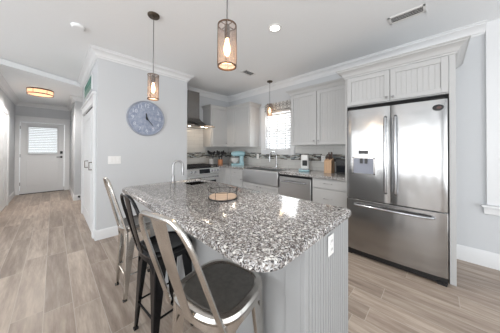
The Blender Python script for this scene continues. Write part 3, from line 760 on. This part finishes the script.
# ------------------------------------------------------------------ bar stools (front = +x)
def sring(s, z, n=48, e=3.1, zf=None):
    out = []
    for k in range(n):
        a = 2*PI*k/n; c_, q = math.cos(a), math.sin(a)
        x = s*math.copysign(abs(c_)**(2/e), c_); y = s*math.copysign(abs(q)**(2/e), q)
        out.append((x, y, z if zf is None else zf(a)))
    return out
def stool(label, loc, rz, mt, seatm, S=.165, SH=.62, BT=1.04, lean=.11, shift=0.):
    t = thing('bar_stool', label, 'stool', loc, rz, 'metal stools on the seating side of the island')
    bm = bmesh.new(); loft(bm, [sring(S-.022, SH-.022), sring(S-.024, SH-.008), sring(S-.032, SH-.004), sring(S*.6, SH-.009), sring(S*.2, SH-.011)]); part('seat', bm, seatm, t, label='dark worn metal seat' if seatm == 'stool_seat' else None)
    bm = bmesh.new()
    low = lambda a: SH-.062-.10*abs(math.sin(2*a))**6
    loft(bm, [sring(S-.027, SH-.005), sring(S-.018, SH+.002), sring(S-.006, SH+.002), sring(S+.004, SH-.002), sring(S+.010, SH-.014), sring(S+.006, SH-.028), sring(S-.002, SH-.036), sring(S-.001, 0, zf=low), sring(S-.004, 0, zf=low), sring(S-.006, SH-.035), sring(S-.006, SH-.016), sring(S-.018, SH-.006), sring(S-.027, SH-.008)], cap=False)
    part('seat_rim', bm, mt, t)
    F = S-.002
    for sx in (-1, 1):
        for sy in (-1, 1):
            bm = bmesh.new(); rings = []
            for f in (0, .12, .3, .6, 1):
                z = (SH-.03)*(1-f); cx = (S-.022)*(1-f)+F*f-.004; wd = .060*(1-f)**1.2+.026
                wd = wd if f > 0 else .075
                dx, dy_ = sx*cx, sy*cx
                th = .012
                # angle-shaped leg wrapped round the corner
                P = [(0, 0), (-wd, 0), (-wd, -th*.5), (-wd*.55, -th), (-th, -wd*.55), (-th*.5, -wd), (0, -wd)]
                P = [(0-.004, 0), (-wd, 0), (-wd, -.004), (-wd*.5, -.006), (-.3*wd-.004, -.3*wd-.004), (-.006, -wd*.5), (-.004, -wd), (0, -wd), (0, -.004)]
                rings.append([(dx+sx*p, dy_+sy*q, z) for p, q in P])
            loft(bm, rings); part('leg', bm, mt, t, bevel=.002)
            bm = bmesh.new(); B(bm, -.014, .014, -.014, .014, 0, .012); bmesh.ops.translate(bm, verts=bm.verts, vec=(sx*(F-.014), sy*(F-.014), 0)); part('foot_cap', bm, 'black', t)
    zb = .20; q = (S-.022)*(zb/(SH-.03))+F*(1-zb/(SH-.03))-.014
    for a, c in (((-q, -q), (q, -q)), ((q, -q), (q, q)), ((q, q), (-q, q)), ((-q, q), (-q, -q))):
        bm = bmesh.new(); tube(bm, [(a[0], a[1], zb), (c[0], c[1], zb)], .007, 8, flat=1.0); part('stretcher', bm, mt, t)
    # back hoop
    hw_ = S-.012; x0 = -S+.03-shift; pts = []
    top = BT; sh = SH-.05
    def back(f): return x0-.03*f-(lean)*f*f if False else x0-(lean+.02)*f
    for k in range(6):
        f = k/5*.68; pts.append((back(f), hw_-.022*f/.68, sh+(top-sh)*f))
    rc = .07
    for k in range(1, 9):
        a = R(90*k/8); f_ = .68+.32*math.sin(a)
        pts.append((back(f_), (hw_-.022-rc)+rc*math.cos(a), sh+(top-sh)*f_))
    pts += [(p[0], -p[1], p[2]) for p in reversed(pts)]
    bm = bmesh.new(); tube(bm, pts, .0098, 10); part('back_hoop', bm, mt, t)
    bm = bmesh.new(); rings = []
    for k in range(9):
        f = k/8; z = SH-.02+(top-.012-SH+.02)*f; x = -S-.002-shift-(lean-.018)*f-.006*math.sin(PI*f); wd = .027+.015*f
        rings.append([(x, -wd, z), (x-.004, -wd*.9, z), (x-.007, 0, z), (x-.004, wd*.9, z), (x, wd, z), (x+.003, wd*.9, z), (x-.003, 0, z), (x+.003, -wd*.9, z)])
    loft(bm, rings); part('back_splat', bm, mt, t)
    return t
stool('nearest silver metal stool with dark worn seat, at the front corner of the island', (.552, .735, 0), 12, 'stool_metal', 'stool_seat', S=.172, SH=.668, BT=1.07, lean=.145, shift=.012)
stool('glossy black metal stool, the middle one of three at the island', (.578, 1.43, 0), 5, 'stool_black', 'stool_black', S=.158, BT=1.0)
stool('farthest silver metal stool, nearest to the clock wall', (.575, 2.05, 0), 0, 'stool_metal', 'stool_seat', S=.158)

# ------------------------------------------------------------------ things on the counter
# knife block
t = thing('knife_block', 'pale wooden knife block on the counter left of the black appliance', 'knife block', (3.14, 1.27, CT1), -90)
bm = bmesh.new(); prism(bm, [(-.05, 0), (.09, 0), (.09, .15), (.05, .245), (-.05, .20)], lambda a, c: (-.06, a, c), lambda a, c: (.06, a, c)); part('block', bm, 'blockwood', t, bevel=.005)
for k, (x, y) in enumerate(((-.035, 0), (-.012, .02), (.012, 0), (.035, .02), (-.02, .035), (.02, .04))):
    bm = bmesh.new(); z = .205+y*.3
    B(bm, x-.008, x+.008, y-.012, y+.012, 0, .125 if k % 2 else .09); bmesh.ops.translate(bm, verts=bm.verts, vec=(0, 0, z)); bmesh.ops.rotate(bm, verts=bm.verts, cent=(0, y, z), matrix=Matrix.Rotation(R(-8), 3, 'X'))
    tag(part('knife', bm, 'knifewood', bevel=.003), 'dark knife handle standing in the wooden knife block', 'knife', 'knives in the block').matrix_world = Matrix.Translation((3.14, 1.27, CT1)) @ Matrix.Rotation(R(-90), 4, 'Z')
# black appliance
t = thing('countertop_appliance', 'x', 'appliance', (3.10, 1.03, CT1), -90)
t['label'] = 'tall black countertop appliance beside the refrigerator panel'
part('body', box(-.085, .085, -.09, .15, .01, .235), 'black', t, bevel=.014, seg=3)
part('front_panel', box(-.065, .065, -.096, -.089, .04, .14), 'blackglass', t, bevel=.002)
part('handle', box(-.03, .03, -.115, -.09, .15, .165), 'iron', t, bevel=.004)
part('foot', boxes((-.07, -.05, -.07, -.05, 0, .012), (.05, .07, -.07, -.05, 0, .012), (-.07, -.05, .11, .13, 0, .012), (.05, .07, .11, .13, 0, .012)), 'black', t)
# coffee machine
t = thing('coffee_machine', 'white pod coffee machine with black head and teal drip tray', 'coffee machine', (3.14, 1.70, CT1), -62)
part('base', boxes((-.10, .08, -.17, .10, 0, .028)), 'teal', t, bevel=.01, label='teal base')
part('body', box(-.065, .065, .0, .12, .03, .285), 'white', t, bevel=.02, seg=3)
part('head', box(-.055, .055, -.07, .01, .185, .285), 'white', t, bevel=.015, seg=3)
bm = bmesh.new(); B(bm, -.04, .04, -.012, .0, .09, .20); B(bm, -.03, .03, -.08, -.02, .155, .19); part('spout', bm, 'black', t, bevel=.005, label='black spout and pod holder')
part('drip_grid', boxes(*[(-.055, .055, -.13+i*.02, -.12+i*.02, .03, .034) for i in range(6)]), 'chrome', t)
# teal stand mixer
t = thing('stand_mixer', 'pale teal stand mixer in the counter corner', 'mixer', (3.10, 3.42, CT1), 140)
bm = bmesh.new(); loft(bm, [[(x*1.0, y, z) for x, y in rrect(-.14, .17, -s_, s_, (.05, .05, .05, .05), 5)] for z, s_ in ((0, .10), (.03, .10), (.045, .085))]); part('base', bm, 'teal', t)
bm = bmesh.new(); loft(bm, [[(x, y, z) for x, y in rrect(-.14+o_, -.02-o_*.5, -.06+o_*.4, .06-o_*.4, (.03,)*4, 5)] for z, o_ in ((.04, 0), (.12, .02), (.22, .01))]); part('pedestal', bm, 'teal', t)
bm = bmesh.new(); tube(bm, [(-.16, 0, .265), (-.14, 0, .27), (-.07, 0, .275), (.05, 0, .275), (.14, 0, .27), (.17, 0, .265)], [.03, .055, .066, .064, .052, .03], 20); part('head', bm, 'teal', t)
bm = bmesh.new(); lathe(bm, [(.04, 0), (.05, .01), (.09, .06), (.1, .13), (.103, .135), (.1, .13)], (.085, 0, .046), 24); part('bowl', bm, 'ceramic', t, label='pale bowl')
bm = bmesh.new(); tube(bm, [(.1, 0, .23), (.1, 0, .1)], .012, 8); part('beater', bm, 'nickel', t)
# crocks with utensils
def crock(label, loc, m_, r_=.055, h=.15):
    t = thing('utensil_crock', label, 'crock', loc)
    bm = bmesh.new(); lathe(bm, [(r_*.9, 0), (r_, .01), (r_, h-.01), (r_*1.04, h), (r_*.93, h), (r_*.93, .02), (.001, .015)], seg=24); part('pot', bm, m_, t); return t
crock('white utensil crock beside the range', (2.68, 3.93, CT1), 'ceramic', .055, .15)
crock('copper-coloured utensil crock between the white crock and the mixer', (2.90, 3.86, CT1), 'amberglaze', .06, .13)
for (cx, cy, h, lab, n_) in ((2.68, 3.93, .14, 'dark kitchen utensil standing in the white crock', 5), (2.90, 3.86, .12, 'dark kitchen utensil standing in the copper-coloured crock', 6)):
    for k in range(n_):
        a = 2*PI*k/n_+.3; lx, ly = .028*math.cos(a), .028*math.sin(a)
        bm = bmesh.new(); top_ = Vector((lx*2.3, ly*2.3, .235+.02*(k % 3))); bot = Vector((lx*.5, ly*.5, .025))
        tube(bm, [bot, top_], .005, 6)
        dirv = (top_-bot).normalized(); rr_ = []
        for f, w0 in ((0, .006), (.02, .02), (.045, .027), (.07, .02), (.08, .006)):
            p = top_+dirv*f; rr_.append([(p.x-w0, p.y-.004, p.z), (p.x+w0, p.y-.004, p.z), (p.x+w0, p.y+.004, p.z), (p.x-w0, p.y+.004, p.z)])
        loft(bm, rr_)
        o = part('utensil', bm, 'iron'); o.location = (cx, cy, CT1); tag(o, lab, 'utensil', 'utensils in the ' + ('white crock' if n_ == 5 else 'copper crock'))

# ------------------------------------------------------------------ walls: clock, sign
t = thing('round_clock', 'large round blue-grey wall clock with pale numerals', 'clock', (1.075, YC-.001, 1.80))
def disc(prof, seg=48):
    bm = bmesh.new(); loft(bm, [[(r_*math.cos(2*PI*k/seg), -y_, r_*math.sin(2*PI*k/seg)) for k in range(seg)] for r_, y_ in prof]); return bm
part('face', disc([(.27, 0), (.27, .018), (.265, .02), (.001, .02)]), 'clock', t)
bm = bmesh.new(); rings = [[(r_*math.cos(2*PI*k/64), -y_, r_*math.sin(2*PI*k/64)) for k in range(64)] for r_, y_ in ((.268, 0), (.290, 0), (.290, .02), (.285, .028), (.274, .028), (.268, .02))]
loft(bm, rings+[rings[0]], cap=False); part('rim', bm, 'clockrim', t)
def textbm(s, size, depth=.002):
    cu = bpy.data.curves.new('t', 'FONT'); cu.body = s; cu.size = size; cu.align_x = 'CENTER'; cu.align_y = 'CENTER'; cu.extrude = depth
    ob = bpy.data.objects.new('t', cu); C.objects.link(ob); dg = bpy.context.evaluated_depsgraph_get()
    me = bpy.data.meshes.new_from_object(ob.evaluated_get(dg)); bm = bmesh.new(); bm.from_mesh(me); bpy.data.objects.remove(ob); return bm
for k in range(1, 13):
    bm = textbm(str(k), .082); bmesh.ops.rotate(bm, verts=bm.verts, matrix=Matrix.Rotation(R(90), 3, 'X'))
    a = R(90-30*k); bmesh.ops.translate(bm, verts=bm.verts, vec=(.205*math.cos(a), -.022, .205*math.sin(a))); part('numeral', bm, 'numeral', t)
def hand(ang, ln, w_, y):
    bm = bmesh.new(); prism(bm, [(-w_, -.03), (w_, -.03), (w_*.8, ln*.8), (0, ln), (-w_*.8, ln*.8)], lambda a, c: (a, -y, c), lambda a, c: (a, -y-.002, c))
    bmesh.ops.rotate(bm, verts=bm.verts, matrix=Matrix.Rotation(R(ang), 3, 'Y')); return bm
part('hour_hand', hand(-8, .09, .010, .026), 'black', t); part('minute_hand', hand(141, .16, .006, .030), 'black', t)
part('hub', disc([(.016, .022), (.016, .036)], 16), 'black', t)

t = thing('hanging_sign', 'long green sign with pale lattice hung above the closet doors', 'sign', (XC-.001, 4.42, 2.37), -90)
part('board', box(-.5, .5, -.012, 0, -.12, .115), 'green', t)
bm = bmesh.new()
for k in range(8):
    x = -.48+k*.12
    for s_ in (-1, 1):
        tube(bm, [(x, -.013, -.115 if s_ > 0 else .0), (x+.12, -.013, .0 if s_ > 0 else -.115)], .0035, 5)
part('lattice', bm, 'signlight', t, label='pale lattice')
part('frame', boxes((-.51, .51, -.018, 0, .113, .128), (-.51, .51, -.018, 0, -.132, -.117), (-.515, -.5, -.018, 0, -.132, .128), (.5, .515, -.018, 0, -.132, .128)), 'trim', t)

# ------------------------------------------------------------------ ceiling fittings
def pendant(label, x, y, ztop, zbot, r_=.054, lamp=1.6):
    t = thing('pendant_light', label, 'pendant lamp', (x, y, 0))
    bm = bmesh.new(); lathe(bm, [(.058, H-.0005), (.058, H-.012), (.05, H-.022), (.012, H-.026), (.008, H-.05)], seg=28); part('canopy', bm, 'bronze', t)
    bm = bmesh.new(); tube(bm, [(0, 0, H-.03), (0, 0, ztop+.0)], .0048, 8); part('rod', bm, 'nickel', t)
    bm = bmesh.new(); n = 32; rings = []
    for r2_, z in ((r_, zbot+.006), (r_, ztop), (r_-.003, ztop), (r_-.003, zbot+.006)): rings.append([(r2_*math.cos(2*PI*k/n), r2_*math.sin(2*PI*k/n), z) for k in range(n)])
    loft(bm, rings+[rings[0]], cap=False); g = part('glass_shade', bm, 'seeded', t)
    def ringm(z, h_):
        b_ = bmesh.new(); rs_ = [[(q*math.cos(2*PI*k/n), q*math.sin(2*PI*k/n), zz2) for k in range(n)] for q, zz2 in ((r_+.003, z), (r_+.003, z+h_), (r_-.004, z+h_), (r_-.004, z))]
        loft(b_, rs_+[rs_[0]], cap=False); return b_
    part('bottom_ring', ringm(zbot, .009), 'rim_bronze', g); part('top_ring', ringm(ztop-.004, .006), 'rim_bronze', g)
    bm = bmesh.new(); tube(bm, [(-r_, 0, ztop), (r_, 0, ztop)], .003, 6); tube(bm, [(0, -r_, ztop), (0, r_, ztop)], .003, 6); part('cross_bar', bm, 'rim_bronze', g)
    for k in range(4):
        a = PI/4+PI/2*k; bm = bmesh.new(); tube(bm, [((r_+.002)*math.cos(a), (r_+.002)*math.sin(a), zbot+.004), ((r_+.002)*math.cos(a), (r_+.002)*math.sin(a), ztop)], .0022, 6); part('shade_strut', bm, 'rim_bronze', g)
    bm = bmesh.new(); lathe(bm, [(.014, ztop+.004), (.017, ztop-.01), (.017, ztop-.075), (.012, ztop-.08)], seg=16); part('socket', bm, 'bronze', t)
    zb_ = ztop-.08; bm = bmesh.new(); lathe(bm, [(.010, zb_), (.012, zb_-.02), (.019, zb_-.05), (.020, zb_-.075), (.012, zb_-.10), (.001, zb_-.108)], seg=18); part('bulb', bm, 'bulb', t, label='glowing warm bulb')
    point('pendant_lamp_light', (x, y, zbot-.03), lamp, (1, .68, .4), .03)
pendant('large clear pendant lamp hanging over the near end of the island', .73, .91, 2.043, 1.79)
pendant('clear pendant lamp hanging in front of the clock wall', .73, 2.14, 2.07, 1.815)
pendant('small clear pendant lamp hanging in front of the kitchen window', 3.13, 2.49, 2.235, 2.0, .052, 1.2)

t = thing('ceiling_light', 'amber drum flush-mount light glowing on the hall ceiling', 'ceiling lamp', (-.21, 6.35, 0))
n = 32
bm = bmesh.new(); lathe(bm, [(.21, HH), (.21, HH-.012), (.19, HH-.014)], seg=n); part('ceiling_plate', bm, 'rim_bronze', t)
bm = bmesh.new(); lathe(bm, [(.195, HH-.014), (.2, HH-.02), (.2, HH-.105), (.185, HH-.112), (.001, HH-.113)], seg=n); part('drum_shade', bm, 'hallglass', t, label='amber glowing glass')
bm = bmesh.new(); rs_ = [[(q*math.cos(2*PI*k/n), q*math.sin(2*PI*k/n), z) for k in range(n)] for q, z in ((.205, HH-.1), (.212, HH-.1), (.212, HH-.118), (.2, HH-.118))]; loft(bm, rs_+[rs_[0]], cap=False); part('bottom_ring', bm, 'rim_bronze', t)
bm = bmesh.new(); rs_ = [[(q*math.cos(2*PI*k/n), q*math.sin(2*PI*k/n), z) for k in range(n)] for q, z in ((.205, HH-.012), (.212, HH-.012), (.212, HH-.026), (.204, HH-.026))]; loft(bm, rs_+[rs_[0]], cap=False); part('top_ring', bm, 'rim_bronze', t)
for k in range(6):
    a = 2*PI*k/6; bm = bmesh.new(); tube(bm, [(.206*math.cos(a), .206*math.sin(a), HH-.02), (.206*math.cos(a), .206*math.sin(a), HH-.11)], .004, 6); part('strut', bm, 'rim_bronze', t)
sp = bpy.data.lights.new('hall_lamp_light', 'SPOT'); sp.energy = 95; sp.spot_size = R(165); sp.spot_blend = .6; sp.shadow_soft_size = .15; sp.color = (1, .94, .88)
so = bpy.data.objects.new('hall_lamp_light', sp); C.objects.link(so); so.location = (-.21, 6.35, HH-.14)

t = thing('recessed_light', 'round white recessed downlight glowing in the kitchen ceiling', 'downlight', (1.79, 1.35, 0))
bm = bmesh.new(); lathe(bm, [(.078, H), (.076, H-.006), (.055, H-.007), (.053, H-.001)], seg=32); part('trim_ring', bm, 'white', t)
bm = bmesh.new(); lathe(bm, [(.052, H-.0015), (.052, H-.004)], seg=32); part('lens', bm, 'canlight', t, label='glowing lens')
sp = bpy.data.lights.new('recessed_lamp_light', 'SPOT'); sp.energy = 60; sp.spot_size = R(110); sp.spot_blend = .8; sp.shadow_soft_size = .05; sp.color = (1, .96, .9)
so = bpy.data.objects.new('recessed_lamp_light', sp); C.objects.link(so); so.location = (1.79, 1.35, H-.02)
def vent(label, loc, rz, L, W_, tilt=28):
    t = thing('ceiling_vent', label, 'vent', loc, rz)
    part('frame', boxes((-L/2, L/2, -W_/2, -W_/2+.02, -.008, 0), (-L/2, L/2, W_/2-.02, W_/2, -.008, 0), (-L/2, -L/2+.02, -W_/2, W_/2, -.008, 0), (L/2-.02, L/2, -W_/2, W_/2, -.008, 0)), 'white', t, bevel=.001)
    part('duct', box(-L/2+.02, L/2-.02, -W_/2+.02, W_/2-.02, -.0015, -.0005), 'ductgrey', t)
    n = max(3, int((W_-.04)/.022))
    for k in range(n):
        y = -W_/2+.02+(W_-.04)*(k+.5)/n; bm = bmesh.new(); B(bm, -L/2+.02, L/2-.02, -.009, .009, -.001, .001)
        bmesh.ops.rotate(bm, verts=bm.verts, matrix=Matrix.Rotation(R(tilt), 3, 'X')); bmesh.ops.translate(bm, verts=bm.verts, vec=(0, y, -.007)); part('louvre', bm, 'white', t)
    return t
vent('white rectangular air vent in the ceiling in front of the refrigerator', (2.575, .23, H), 90, .30, .145, -30)
vent('small air vent in the ceiling between hood and kitchen window', (2.50, 2.49, H), 0, .26, .16)
bm = bmesh.new(); lathe(bm, [(.065, 0), (.065, -.012), (.05, -.026), (.001, -.028)], (.19, 2.96, H), 28)
tag(part('smoke_detector', bm, 'ceiling'), 'round white smoke detector on the ceiling left of the first pendant', 'smoke detector')
